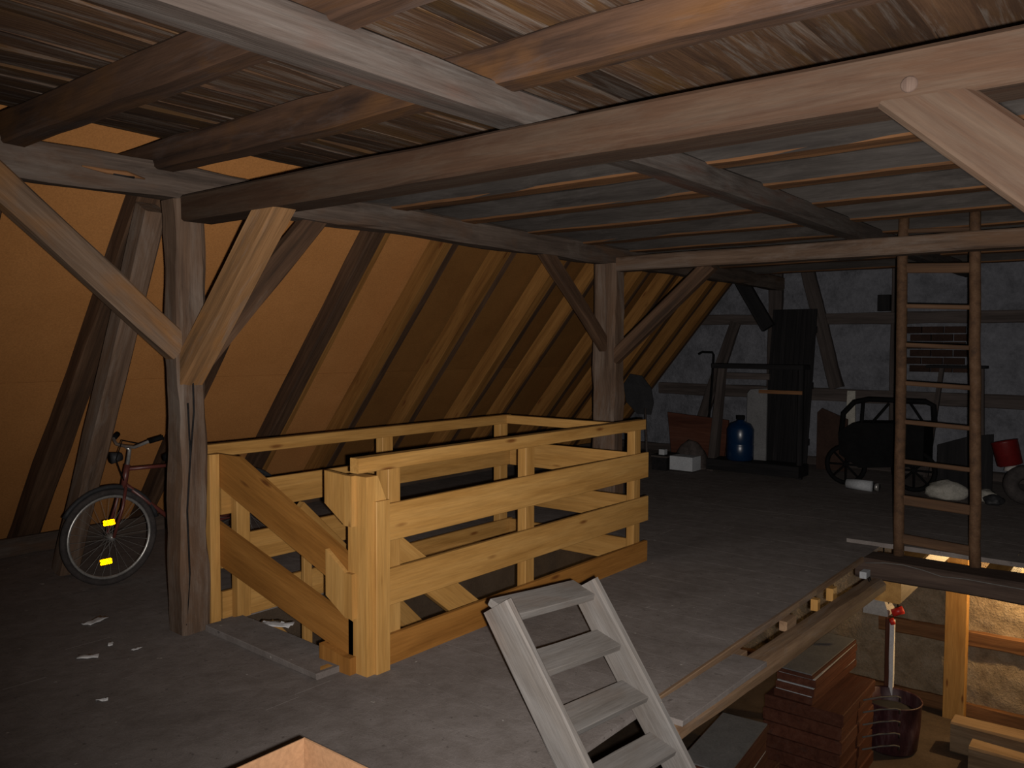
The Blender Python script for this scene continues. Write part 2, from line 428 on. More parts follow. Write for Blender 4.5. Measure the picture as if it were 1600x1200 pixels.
def prism(name, poly, axis, a, b, mat, parent=None, grain=(0, 0, 1)):
    """poly in the two other axes (in xyz order), extruded along axis from a to b"""
    def P(u, v, w):
        return {'X': (w, u, v), 'Y': (u, w, v), 'Z': (u, v, w)}[axis]
    n = len(poly)
    vs = [P(u, v, a) for u, v in poly] + [P(u, v, b) for u, v in poly]
    fs = [tuple(range(n)), tuple(reversed(range(n, 2 * n)))] + [(i, n + i, n + (i + 1) % n, (i + 1) % n) for i in range(n)]
    c = Vector(vs[0])
    for v in vs[1:]: c += Vector(v)
    c /= len(vs)
    gx = Vector(grain).normalized()
    gy = (Vector((1, 0, 0)) if axis == 'X' else Vector((0, 1, 0)) if axis == 'Y' else Vector((0, 0, 1)))
    gz = gx.cross(gy).normalized()
    Rm = Matrix((gx, gy, gz))
    vs = [Rm @ (Vector(v) - c) for v in vs]
    me = bpy.data.meshes.new(name)
    me.from_pydata([tuple(v) for v in vs], [], fs)
    bm = bmesh.new(); bm.from_mesh(me); bmesh.ops.recalc_face_normals(bm, faces=bm.faces); bm.to_mesh(me); bm.free()
    me.materials.append(M[mat])
    return link(name, me, parent, Matrix.Translation(c) @ Rm.transposed().to_4x4())

def relief(name, x, ylo, yhi, zlo, zhi, mat, parent, ny, nz_, amp, thick=0.3):
    """an uneven wall face looking towards -X"""
    vs, fs = [], []
    for j in range(nz_ + 1):
        for i in range(ny + 1):
            y = ylo + (yhi - ylo) * i / ny
            z = zlo + (zhi - zlo) * j / nz_
            q = Vector((y * 1.3, z * 1.3, 4.2))
            d = noise.noise(q) * amp + noise.noise(q * 4.1) * amp * 0.5 + noise.noise(q * 11) * amp * 0.3
            vs.append((x + d, y, z))
    k = ny + 1
    for j in range(nz_):
        for i in range(ny):
            fs.append((j * k + i, (j + 1) * k + i, (j + 1) * k + i + 1, j * k + i + 1))
    b0 = len(vs)
    vs += [(x + thick, ylo, zlo), (x + thick, yhi, zlo), (x + thick, yhi, zhi), (x + thick, ylo, zhi)]
    fs.append((b0, b0 + 1, b0 + 2, b0 + 3))
    return mesh(name, vs, fs, M[mat], parent, None, True)

# ------------------------------------------------------------------ the setting: floor
XG = 11.5                                            # face of the gable wall, upper storey
XL = 10.8                                            # face of the thicker clay wall below
floor = struct('floor')
holes = [(2.78, 5.36, 3.12, 4.34), (2.0, 7.08, 0.10, 1.80)]
ROOF_Y = 6.62
x = -2.4
rf = random.Random(3)
bw = 0.205
while x < XG - 0.05:
    x1 = min(x + bw * rf.uniform(0.85, 1.2), XG)
    cuts = []
    for (a, b, c, d) in holes:
        if x1 > a + 0.02 and x < b - 0.02:
            cuts.append((c, d))
    cuts.sort()
    y = -3.0
    spans = []
    for c, d in cuts:
        spans.append((y, c)); y = d
    spans.append((y, 7.25))
    for (ya, yb) in spans:
        if yb - ya > 3.6:
            mid = rf.uniform(ya + 1.2, yb - 1.2)
            pcs = [(ya, mid - 0.002), (mid + 0.002, yb)]
        else:
            pcs = [(ya, yb)]
        for (a, b) in pcs:
            dz = rf.uniform(-0.0003, 0.0)
            plank('plank', ((x + x1) / 2, a, -0.014 + dz), ((x + x1) / 2, b, -0.014 + dz), x1 - x - 0.0012, 0.028, 'floor', floor, cham=0.0)
    x = x1
low_floor = mesh('floor_lower', [(0.5, -3, -2.7), (XG + .2, -3, -2.7), (XG + .2, 5.2, -2.7), (0.5, 5.2, -2.7), (0.5, -3, -2.8), (XG + .2, -3, -2.8), (XG + .2, 5.2, -2.8), (0.5, 5.2, -2.8)],
                 [(0, 1, 2, 3), (7, 6, 5, 4), (0, 4, 5, 1), (1, 5, 6, 2), (2, 6, 7, 3), (3, 7, 4, 0)], M['lower_floor'])
low_floor['kind'] = 'structure'

# gable wall, upper storey (plaster with timber framing) and lower storey (straw clay)
wall_back = struct('wall_back')
relief('plaster', XG, -3.0, 7.4, -0.12, 3.0, 'plaster', wall_back, 150, 48, 0.05)
def wallbeam(nm, a, b, w, mat='dark_wood', dep=0.12):
    timber(nm, (XG - 0.005, *a), (XG - 0.005, *b), dep, w, mat, wall_back, up=(0, -(b[1] - a[1]), b[0] - a[0]), wob=0.014)
wallbeam('wall_rail', (-3.0, 1.981), (5.5, 2.008), 0.15)
wallbeam('wall_rail', (-3.0, 0.97), (6.2, 0.97), 0.17)
wallbeam('wall_rail', (-3.0, 0.03), (7.0, 0.03), 0.16)
wallbeam('wall_brace', (3.961, 2.75), (3.514, 1.066), 0.18, dep=0.16)
wallbeam('wall_brace', (4.962, 1.971), (5.537, 0.374), 0.16, dep=0.14)
wallbeam('wall_stud', (4.387, 0.0), (4.387, 2.7), 0.19)
wallbeam('wall_stud', (-0.6, 0.0), (-0.6, 2.7), 0.18)
wallbeam('wall_stud', (2.79, 0.0), (2.79, 2.7), 0.11, dep=0.10)
rb = random.Random(11)
for r in range(6):                                    # bare bricks between the rails behind the tall ladder
    for c in range(3):
        y0 = 1.92 + c * 0.25 + (0.11 if r % 2 else 0) - 0.05
        z0 = 1.31 + r * 0.098
        box('brick', (XG - 0.05 - rb.uniform(0, .012), y0, z0), (XG + 0.02, y0 + 0.237, z0 + 0.084), 'brick_red', wall_back, cham=0.006)

wall_low = struct('wall_back_lower')
relief('clay', XL, -3.0, 5.2, -2.7, -0.13, 'clay', wall_low, 150, 44, 0.05)
def lowbeam(nm, a, b, w):
    timber(nm, (XL - 0.02, *a), (XL - 0.02, *b), 0.10, w, 'clay_timber', wall_low, up=(0, -(b[1] - a[1]), b[0] - a[0]), wob=0.02)
lowbeam('wall_rail', (-3.0, -1.72), (1.78, -1.77), 0.18)
lowbeam('wall_rail', (1.78, -1.77), (2.72, -1.79), 0.18)
lowbeam('wall_rail', (-3.0, -2.62), (4.6, -2.62), 0.16)

for nm, vs in (('wall_right', [(-2.6, -3.0, -2.7), (XG, -3.0, -2.7), (XG, -3.0, 2.9), (-2.6, -3.0, 2.9)]),
               ('wall_left_lower', [(0.5, 5.2, -2.7), (XG, 5.2, -2.7), (XG, 5.2, -0.03), (0.5, 5.2, -0.03)]),
               ('wall_front_lower', [(0.5, -3.0, -2.7), (0.5, 5.2, -2.7), (0.5, 5.2, -0.03), (0.5, -3.0, -0.03)]),
               ('wall_front', [(-2.5, -3.0, 0), (-2.5, 7.0, 0), (-2.5, 7.0, 2.9), (-2.5, -3.0, 2.9)])):
    nrm = {'wall_right': Vector((0, -.2, 0)), 'wall_left_lower': Vector((0, .2, 0)), 'wall_front_lower': Vector((-.2, 0, 0)), 'wall_front': Vector((-.2, 0, 0))}[nm]
    v = [Vector(p) for p in vs] + [Vector(p) + nrm for p in vs]
    o = mesh(nm, v, [(0, 1, 2, 3), (7, 6, 5, 4), (0, 4, 5, 1), (1, 5, 6, 2), (2, 6, 7, 3), (3, 7, 4, 0)], M['lower_floor' if 'lower' in nm else 'plaster'])
    o['kind'] = 'structure'

# roof slope on the left: fibreboard sheets between the rafters
SL = 0.82
def cin(X):                                           # inner rafter plane Y = cin - SL*z
    return 7.07
def cpan(X):
    return cin(X) + 0.25
rn = Vector((0, SL, 1)).cross(Vector((1, 0, 0)))
roof = struct('wall_left')
raft = [1.81, 2.69, 3.62, 4.63, 5.465, 6.30, 7.24, 7.92, 8.96, 9.62, 10.25, 10.85, 11.36]
edges = [-2.5, -0.9, 0.3] + [r + 0.02 for r in raft] + [XG + 0.05]
for i in range(len(edges) - 1):
    a, b = edges[i] + 0.003, edges[i + 1] - 0.003
    for (z0, z1) in ((-0.02, 1.35), (1.354, 3.0)):
        c0, c1 = cpan(a), cpan(b)
        off = 0.012 if z0 > 1 else 0.0
        vs = []
        for t in (0.0, 0.02):
            for (X, c, z) in ((a, c0, z0), (b, c1, z0), (b, c1, z1), (a, c0, z1)):
                vs.append((X, c - SL * z + t + off * 0.3, z + t * 0.6))
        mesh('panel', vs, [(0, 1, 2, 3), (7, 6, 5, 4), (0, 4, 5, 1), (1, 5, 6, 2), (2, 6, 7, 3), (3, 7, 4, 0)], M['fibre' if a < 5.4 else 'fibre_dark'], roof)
box('foot_board', (-2.4, 6.84, 0.0), (XG - 0.08, 6.88, 0.14), 'beam_grey', roof)

# ceiling: rough boards on the joists
ceil = struct('ceiling')
rc = random.Random(5)
ZC = 2.715
y = -3.0
while y < 4.12:
    w = rc.uniform(0.13, 0.20)
    cut = 3.42 + rc.uniform(-0.03, 0.03)
    for (a, b) in ((-2.4, cut - 0.004), (cut + 0.004, XG)):
        dz = rc.uniform(-0.006, 0.006)
        wob = 0.014
        tl = rc.uniform(-0.10, 0.10)
        timber('plank', (a, y + w / 2, ZC + 0.013 + dz), (b, y + w / 2, ZC + 0.013 + dz), w + 0.012, 0.026, 'deck' if a < 0 else 'deck_dark', ceil, up=(0, tl, 1), seg=max(4, int((b - a) / 0.35)), wob=wob, cham=0.0)
    y += w

# ------------------------------------------------------------------ timber frame
def T(name, label, cat, p0, p1, w, h, mat, group=None, **kw):
    return tag(timber(name, p0, p1, w, h, mat, **kw), label, cat, group)

tie = T('tie_beam', 'long ruddy tie beam crossing overhead from the cracked post to the right', 'beam', (2.49, 4.20, 2.360), (2.49, -2.9, 2.355), 0.19, 0.142, 'beam_pink', wob=0.006, cham=0.012)
lathe('peg', [(0.0, 0.003), (0.018, 0.003), (0.022, 0.0), (0.022, -0.02)], 'trimmer', tie, Matrix.Translation((2.392, 0.565, 2.325)) @ Matrix.Rotation(-math.pi / 2, 4, 'Y'), n=14)
T('tie_beam', 'dim far tie beam running in front of the tall ladder top', 'beam', (6.85, 4.14, 2.40), (6.85, -2.9, 2.40), 0.17, 0.135, 'beam', wob=0.005)
pl = thing('purlin', (2, 4.34, 2.5), 'rough weathered purlin resting on both posts under the roof slope', 'beam')
timber('timber', (-2.4, 4.34, 2.505), (XG - 0.05, 4.34, 2.505), 0.17, 0.18, 'beam_grey', pl, wob=0.018, cham=0.02, seg=70)
tube('split', [(1.90, 4.246, 2.505), (2.02, 4.243, 2.498), (2.12, 4.243, 2.502), (2.22, 4.246, 2.492)], 0.012, 'clay_timber', pl, n=6, radii=[.004, .013, .016, .004])
tube('split', [(2.05, 4.238, 2.490), (2.16, 4.238, 2.488)], 0.006, 'black_wood', pl, n=6)
T('purlin', 'pale dusty middle purlin lying across both tie beams', 'beam', (-2.4, 2.01, 2.500), (XG - 0.05, 1.93, 2.545), 0.15, 0.125, 'beam_pale', wob=0.009, cham=0.012, seg=60)

def post(loc, ztop, w, d, label, seed):
    t = thing('post', (loc[0], loc[1], 0), label, 'post')
    timber('timber', (loc[0], loc[1], 0.0), (loc[0], loc[1], ztop), w, d, 'beam', t, up=(1, 0, 0), wob=0.022, cham=0.022, seg=26, taper=0.94)
    return t
p1 = post((2.485, 4.335), 2.42, 0.185, 0.17, 'gnarled cracked post standing beside the bicycle', 1)
for a in ([(2.415, 4.237, 0.06), (2.435, 4.232, 0.35), (2.425, 4.232, 0.7), (2.45, 4.235, 1.0), (2.44, 4.237, 1.3)], [(2.45, 4.235, 1.0), (2.475, 4.235, 1.25), (2.47, 4.237, 1.55)]):
    tube('crack', a, 0.005, 'black_wood', p1, n=6)
post((6.93, 4.31), 2.42, 0.26, 0.20, 'far post beyond the railing corner, carrying the far tie beam', 2)
pr = timber('post', (2.49, -0.60, 0), (2.49, -0.60, 2.30), 0.18, 0.18, 'beam', None, up=(1, 0, 0), wob=0.015, cham=0.02, seg=20)
pr['kind'] = 'structure'

T('brace', 'long brown brace from the cracked post up left towards the purlin', 'brace', (2.42, 4.29, 1.60), (1.44, 4.30, 2.46), 0.10, 0.155, 'brace', wob=0.008)
T('brace', 'orange sawn brace from the cracked post up to the near tie beam', 'brace', (2.475, 4.30, 1.45), (2.475, 3.43, 2.34), 0.135, 0.15, 'brace_orange', wob=0.008)
T('brace', 'dark brace behind the orange sawn one, rising from cracked post to purlin', 'brace', (2.55, 4.36, 1.50), (3.43, 4.36, 2.46), 0.10, 0.15, 'rafter', wob=0.008)
T('brace', 'broad pale brace dropping right from the near tie beam beside a knot', 'brace', (2.47, 0.592, 2.342), (2.47, -0.56, 1.295), 0.14, 0.16, 'beam_pink', wob=0.006)
T('brace', 'dark brace leaning against the left side of the far post', 'brace', (6.87, 4.32, 1.62), (5.86, 4.33, 2.48), 0.09, 0.13, 'rafter', wob=0.008)
T('brace', 'grey brace rising right from the far post to the far tie beam', 'brace', (6.89, 4.22, 1.50), (6.88, 3.22, 2.36), 0.10, 0.13, 'rafter', wob=0.006)
T('strut', 'sloping strut behind the bicycle, set close along the dark rafter', 'brace', (2.55, 6.09, 0.0), (2.55, 4.80, 2.44), 0.13, 0.15, 'beam', up=(0, 1, .5), wob=0.008)

J = [0.80, 1.60, 2.34, 3.42, 4.06, 4.80, 5.62, 6.45, 7.30, 8.3, 9.4, 10.5]
jl = {1: 'ceiling joist nearest the top left corner, ending above the bicycle', 2: 'splintered ceiling joist just before the ruddy tie beam',
      3: 'ceiling joist hidden closely behind the ruddy tie beam', 4: 'first grey joist with orange underside seen beyond the ruddy tie beam',
      5: 'second joist beyond the ruddy tie beam, brownish underside', 6: 'third joist beyond the ruddy tie beam, before the tall ladder top',
      7: 'dim joist just above the far tie beam', 8: 'dim joist directly behind the tall ladder top', 9: 'second dim joist past the tall ladder',
      10: 'third dim joist past the tall ladder', 11: 'last dim joist before the gable wall', 0: 'ceiling joist above the photographer at the picture top'}
for i, X in enumerate(J):
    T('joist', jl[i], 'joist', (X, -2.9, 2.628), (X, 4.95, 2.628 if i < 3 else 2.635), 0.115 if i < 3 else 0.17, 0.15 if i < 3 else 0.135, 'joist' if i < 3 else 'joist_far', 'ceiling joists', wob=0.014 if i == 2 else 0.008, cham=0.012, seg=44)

RL = ['dark rafter at the left picture edge', 'dark old rafter rising behind the bicycle and its strut', 'rafter half hidden behind the cracked post and braces',
      'dark rafter with thin pale edge strip, first right of the cracked post', 'rafter with wide pale batten, second right of the cracked post',
      'rafter with pale batten, third right of the cracked post', 'rafter with pale batten, fourth right of the cracked post',
      'narrow pale edged rafter crossed by the far post brace', 'rafter with bright batten ending just left of the far post', 'pale rafter just right of the far post, first after it',
      'tan rafter second right of the far post', 'tan rafter third right of the far post', 'last tan rafter against the gable wall']
for i, X in enumerate(raft):
    c = cin(X)
    t = thing('rafter', (X, c, 0), RL[i], 'rafter', 'rafters of the roof slope')
    zt = 2.62
    upv = (0, 1, SL)
    cy = lambda z: c + 0.10 - SL * z
    w = 0.12
    if i in (0, 1, 2): 
        timber('timber', (X - (0.03 if i == 1 else 0), cy(0), 0), (X - (0.03 if i == 1 else 0), cy(zt), zt), 0.17 if i == 1 else w, 0.15, 'rafter', t, up=upv, wob=0.014)
    elif i == 3:
        timber('timber', (X - 0.07, cy(0), 0), (X - 0.07, cy(zt), zt), 0.13, 0.155, 'rafter', t, up=upv, wob=0.006)
        plank('batten', (X + 0.022, cy(0), 0), (X + 0.022, cy(zt), zt), 0.05, 0.15, 'lath', t, up=upv)
    else:
        wl = {4: 0.10, 5: 0.10, 6: 0.14, 7: 0.05, 8: 0.14, 9: 0.1, 10: 0.13, 11: 0.12, 12: 0.13}[i]
        timber('timber', (X + 0.005, cy(0), 0), (X + 0.005, cy(zt), zt), 0.10, 0.15, 'rafter', t, up=upv, wob=0.006)
        x0 = X - 0.045 - wl / 2
        plank('batten', (x0, cy(0), 0), (x0, cy(zt), zt), wl, 0.165, 'lath', t, up=upv, seg=3, wob=0.003)

# ------------------------------------------------------------------ stairwell railing
rl = thing('stair_railing', (2.72, 3.08, 0), 'yellow pine railing of rails and boards around the stair opening', 'railing')
YN, YF, XE = 3.08, 4.40, 5.44                        # near side, far side, far end
def board(a, b, z0, z1, th, mat, nm='board'):
    zc = (z0 + z1) / 2
    plank(nm, (*a, zc), (*b, zc), th, z1 - z0, mat, rl, seg=2)
# near long side: boards outside of the posts
plank('handrail', (2.655, YN + .02, 1.035), (5.47, YN + .02, 1.035), 0.062, 0.075, 'pine', rl)
board((2.79, YN - .015), (5.485, YN - .015), 0.635, 0.825, 0.026, 'pine')
board((2.79, YN - .015), (5.49, YN - .015), 0.305, 0.492, 0.026, 'pine')
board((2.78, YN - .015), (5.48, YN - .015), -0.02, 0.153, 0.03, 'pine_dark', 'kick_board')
for X in (4.05, 5.37):
    box('post', (X - .045, YN, 0), (X + .045, YN + .065, 1.0), 'pine', rl)
box('post', (2.86, YN + .0, 0), (2.945, YN + .09, 1.0), 'pine', rl)
# far long side
plank('handrail', (2.58, YF + .0, 1.0), (5.47, YF + .0, 1.0), 0.06, 0.075, 'pine', rl)
board((2.70, YF - .05), (5.45, YF - .05), 0.62, 0.80, 0.026, 'pine')
board((2.70, YF - .05), (5.45, YF - .05), 0.30, 0.485, 0.026, 'pine')
board((2.70, YF - .05), (5.45, YF - .05), -0.02, 0.16, 0.03, 'pine', 'kick_board')
for X in (4.05, 5.37):
    box('post', (X - .05, YF - .035, 0), (X + .05, YF + .035, 0.965), 'pine', rl)
# far end
plank('handrail', (XE + .0, YN + .05, 1.0), (XE + .0, YF - .03, 1.0), 0.055, 0.07, 'pine', rl)
board((XE - .02, YN + .06), (XE - .02, YF - .07), 0.62, 0.82, 0.026, 'pine')
board((XE - .02, YN + .06), (XE - .02, YF - .07), 0.30, 0.49, 0.026, 'pine')
board((XE - .02, YN + .06), (XE - .02, YF - .07), -0.02, 0.16, 0.03, 'pine', 'kick_board')
# entrance side: wall-side posts, front post with bracket plates, two sloping boards
box('post', (2.598, 4.285, 0), (2.66, 4.345, 0.99), 'pine', rl)
box('post', (2.76, 4.27, 0), (2.85, 4.33, 0.80), 'pine', rl)
prism('post', [(2.66, -0.02), (2.79, -0.02), (2.79, 0.86), (2.735, 0.985), (2.66, 0.985)], 'Y', 3.02, 3.155, 'pine', rl)
plank('corner_trim', (2.755, 3.012, 0.0), (2.755, 3.012, 0.86), 0.02, 0.09, 'pine', rl, up=(1, 0, 0))
prism('bracket', [(3.14, 0.985), (3.305, 0.995), (3.305, 0.83), (3.15, 0.735), (3.10, 0.735), (3.10, 0.985)], 'X', 2.635, 2.66, 'pine', rl)
prism('bracket', [(3.15, 0.50), (3.30, 0.595), (3.30, 0.36), (3.15, 0.275), (3.10, 0.275), (3.10, 0.50)], 'X', 2.635, 2.66, 'pine', rl)
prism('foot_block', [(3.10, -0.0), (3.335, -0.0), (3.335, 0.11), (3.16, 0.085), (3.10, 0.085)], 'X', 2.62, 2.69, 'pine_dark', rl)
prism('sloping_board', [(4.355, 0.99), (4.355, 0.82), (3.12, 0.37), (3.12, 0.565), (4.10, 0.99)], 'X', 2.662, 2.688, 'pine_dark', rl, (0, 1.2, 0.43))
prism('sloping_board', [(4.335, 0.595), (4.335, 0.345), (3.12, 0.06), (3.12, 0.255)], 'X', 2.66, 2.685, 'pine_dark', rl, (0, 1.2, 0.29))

sill = tag(plank('sill_board', (2.64, 4.22, 0.016), (2.60, 3.18, 0.016), 0.24, 0.032, 'floor', None, seg=6, wob=0.006), 'dusty wooden sill plank at the entrance of the stair railing', 'plank')
tag(box('offcut', (2.515, 3.20, 0.0), (2.60, 3.245, 0.032), 'pine', None), 'small pale wood offcut at the foot of the railing front post', 'offcut')

st = thing('stair', (2.8, 3.7, -2.5), 'light pine stair going down inside the railing', 'stair')
for Y in (3.32, 4.18):
    plank('stringer', (2.86, Y, -0.12), (5.0, Y, -2.58), 0.04, 0.24, 'pine', st)
for k in range(10):
    z = -0.22 * (k + 1) 
    xx = 2.98 + 0.19 * (k)
    box('tread', (xx - 0.10, 3.342, z - 0.035), (xx + 0.13, 4.158, z), 'pine', st)
plank('handrail', (2.98, 3.36, 0.62), (4.60, 3.36, -0.66), 0.05, 0.17, 'pine', st, up=(0, 0, 1))
plank('handrail', (3.05, 4.10, 0.98 - 0.36), (4.5, 4.10, -0.80), 0.05, 0.14, 'pine', st, up=(0, 0, 1))
box('newel', (2.99, 3.345, -0.25), (3.05, 3.375, 0.60), 'pine', st)
box('newel', (3.10, 4.085, -0.35), (3.16, 4.115, 0.52), 'pine', st)

def scrap(label, x, y, s, rz, z=0.004, mat='paper'):
    n = 5
    vs, fs = [], []
    rs = random.Random(int(x * 1000 + y * 77))
    for j in range(n):
        for i in range(n):
            u, v = i / (n - 1) - .5, j / (n - 1) - .5
            vs.append((u * s, v * s * 0.45, 0.006 + 0.012 * noise.noise(Vector((u * 4, v * 4, x * 9)))))
    top = len(vs)
    vs += [(a, b, c - 0.003) for a, b, c in vs]
    for j in range(n - 1):
        for i in range(n - 1):
            q = (j * n + i, j * n + i + 1, (j + 1) * n + i + 1, (j + 1) * n + i)
            fs.append(q); fs.append(tuple(top + k for k in reversed(q)))
    rim = [i for i in range(n)] + [j * n + n - 1 for j in range(1, n)] + [(n - 1) * n + i for i in range(n - 2, -1, -1)] + [j * n for j in range(n - 2, 0, -1)]
    for a, b in zip(rim, rim[1:] + rim[:1]):
        fs.append((b, a, top + a, top + b))
    o = mesh('paper_scrap', vs, fs, M[mat], None, Matrix.Translation((x, y, z)) @ Matrix.Rotation(rz, 4, 'Z'), True)
    return tag(o, label, 'scrap', 'scraps on the floor')
scrap('white torn paper lying on the floor below the bicycle wheel', 2.20, 4.86, 0.15, 0.4)
scrap('small crumpled white scrap on the dusty floor left of the cracked post', 1.92, 4.33, 0.10, -0.6)
scrap('tiny white scrap nearest the foot of the cracked post', 2.13, 4.24, 0.055, 0.2)
scrap('tiny pale scrap just left of another by the cracked post', 2.08, 4.42, 0.05, 1.0)
scrap('pale scrap low on the floor at the left picture edge', 1.30, 4.32, 0.09, -0.9)
scrap('lone tiny scrap on the open floor below the cracked post', 1.72, 3.75, 0.05, -0.5)
scrap('white sheet lying behind the sill plank under the sloping board', 2.83, 4.00, 0.20, -1.2, z=0.035 - 0.03)
scrap('white sheet seen beside the lower bracket of the front post', 2.865, 3.62, 0.16, -1.2, z=-0.21)

# ------------------------------------------------------------------ bicycle
bk = thing('bicycle', (2.61, 5.54, 0), 'old dark red bicycle leaning by the roof slope behind the cracked post', 'bicycle')
BY = 5.54
def wheel(cx, cz, nm='wheel'):
    wh = link(nm, None, bk, Matrix.Translation((cx, BY, cz)))
    ring = lambda r, n=44: [(cx + r * math.cos(2 * math.pi * k / n), BY, cz + r * math.sin(2 * math.pi * k / n)) for k in range(n)]
    tube('tyre', ring(0.303), 0.021, 'tyre', wh, n=10, closed=True)
    tube('rim', ring(0.274), 0.011, 'chrome', wh, n=8, closed=True)
    tube('hub', [(cx, BY - .045, cz), (cx, BY + .045, cz)], 0.02, 'chrome', wh)
    vs, fs = [], []
    for k in range(28):
        a = 2 * math.pi * k / 28
        s = 0.035 if k % 2 else -0.035
        p, q = Vector((cx + .018 * math.cos(a + .5), BY + s, cz + .018 * math.sin(a + .5))), Vector((cx + .268 * math.cos(a), BY, cz + .268 * math.sin(a)))
        d = (q - p).normalized(); e = d.cross(Vector((0, 1, 0))).normalized() * 0.0011; f = Vector((0, 0.0011, 0))
        b = len(vs)
        vs += [p + e, p + f, p - e, p - f, q + e, q + f, q - e, q - f]
        for j in range(4):
            fs.append((b + j, b + (j + 1) % 4, b + 4 + (j + 1) % 4, b + 4 + j))
    s = mesh('spokes', vs, fs, M['chrome'], wh); s['kind'] = 'stuff'
    return wh
fw = wheel(2.615, 0.325)
wheel(3.66, 0.325)
def arc(cx, cz, r, a0, a1, n=18):
    return [(cx + r * math.cos(math.radians(a0 + (a1 - a0) * k / n)), BY, cz + r * math.sin(math.radians(a0 + (a1 - a0) * k / n))) for k in range(n + 1)]
tube('mudguard', arc(2.615, 0.325, 0.338, 15, 150), 0.016, 'iron', bk, n=8)
tube('mudguard', arc(3.66, 0.325, 0.338, 10, 190), 0.016, 'iron', bk, n=8)
for s in (-.05, .05):
    tube('fork', [(2.615, BY + s, 0.325), (2.68, BY + s, 0.52), (2.712, BY + s * .7, 0.655)], 0.011, 'bike_red', bk)
tube('head_tube', [(2.712, BY, 0.645), (2.742, BY, 0.80)], 0.02, 'bike_red', bk)
tube('top_tube', [(2.735, BY, 0.77), (3.14, BY, 0.76)], 0.013, 'bike_red', bk)
tube('down_tube', [(2.72, BY, 0.67), (3.12, BY, 0.31)], 0.016, 'bike_red', bk)
tube('seat_tube', [(3.10, BY, 0.31), (3.15, BY, 0.81)], 0.015, 'bike_red', bk)
for s in (-.05, .05):
    tube('chain_stay', [(3.12, BY + s * .5, 0.31), (3.66, BY + s, 0.325)], 0.009, 'bike_red', bk)
    tube('seat_stay', [(3.14, BY + s * .4, 0.74), (3.66, BY + s, 0.325)], 0.008, 'bike_red', bk)
tube('stem', [(2.742, BY, 0.80), (2.758, BY, 0.90), (2.735, BY, 0.925)], 0.013, 'chrome', bk)
tube('handlebar', [(2.83, BY - .25, 0.99), (2.78, BY - .21, 0.97), (2.735, BY - .12, 0.93), (2.735, BY, 0.925), (2.73, BY + .12, 0.93), (2.75, BY + .21, 0.96), (2.79, BY + .25, 0.975)], 0.011, 'chrome', bk)
tube('grip', [(2.855, BY - .268, 0.998), (2.785, BY - .215, 0.972)], 0.017, 'black', bk)
tube('grip', [(2.81, BY + .268, 0.985), (2.755, BY + .215, 0.962)], 0.017, 'black', bk)
tube('brake_cable', [(2.76, BY - .16, 0.95), (2.66, BY - .1, 0.98), (2.64, BY - .05, 0.85), (2.70, BY - .03, 0.70)], 0.004, 'black', bk, n=6)
tube('headlamp', [(2.70, BY, 0.86), (2.63, BY, 0.855)], 0.035, 'iron', bk, n=16, radii=[0.028, 0.04])
tube('saddle', [(3.00, BY, 0.82), (3.08, BY, 0.83), (3.18, BY, 0.835), (3.25, BY, 0.835)], 0.05, 'black', bk, radii=[0.025, 0.04, 0.075, 0.05])
tube('chainring', [(3.12, BY - .045, 0.31), (3.12, BY - .04, 0.31)], 0.09, 'iron', bk, n=24)
tube('crank', [(3.12, BY - .06, 0.31), (3.21, BY - .07, 0.18)], 0.009, 'chrome', bk)
box('pedal', (3.17, BY - .15, 0.16), (3.26, BY - .07, 0.185), 'black', bk)
def reflector(cx, cz, ang):
    """amber spoke reflector: a plate of real corner-cube prisms that send light back to where it came from"""
    aim = (CAM - Vector((cx, BY, cz))).normalized()
    u = Vector((1, 0, 0)); u = (u - aim * u.dot(aim)).normalized(); v = aim.cross(u)
    ca, sa = math.cos(ang), math.sin(ang)
    u, v = u * ca + v * sa, v * ca - u * sa
    vs, fs = [], []
    s = 0.011
    hgt = s * math.sqrt(3) / 2
    dep = s / math.sqrt(6)
    o = Vector((cx, BY - 0.012, cz))
    for j in range(-2, 2):
        for i in range(-8, 8):
            x0 = i * s / 2; y0 = j * hgt
            if abs(x0 + s / 2) > 0.034: continue
            tri = [(x0, y0), (x0 + s, y0), (x0 + s / 2, y0 + hgt)] if (i + j) % 2 == 0 else [(x0, y0 + hgt), (x0 + s / 2, y0), (x0 + s, y0 + hgt)]
            P = [o + u * a + v * b for a, b in tri]
            c = (P[0] + P[1] + P[2]) / 3 - aim * dep
            b0 = len(vs)
            vs += P + [c]
            fs += [(b0, b0 + 1, b0 + 3), (b0 + 1, b0 + 2, b0 + 3), (b0 + 2, b0, b0 + 3)]
    r = mesh('reflector', vs, fs, M['amber'], fw)
    tag(r, 'bright amber reflector between the spokes')
reflector(2.605, 0.425, 0.0)
reflector(2.58, 0.165, 0.0)

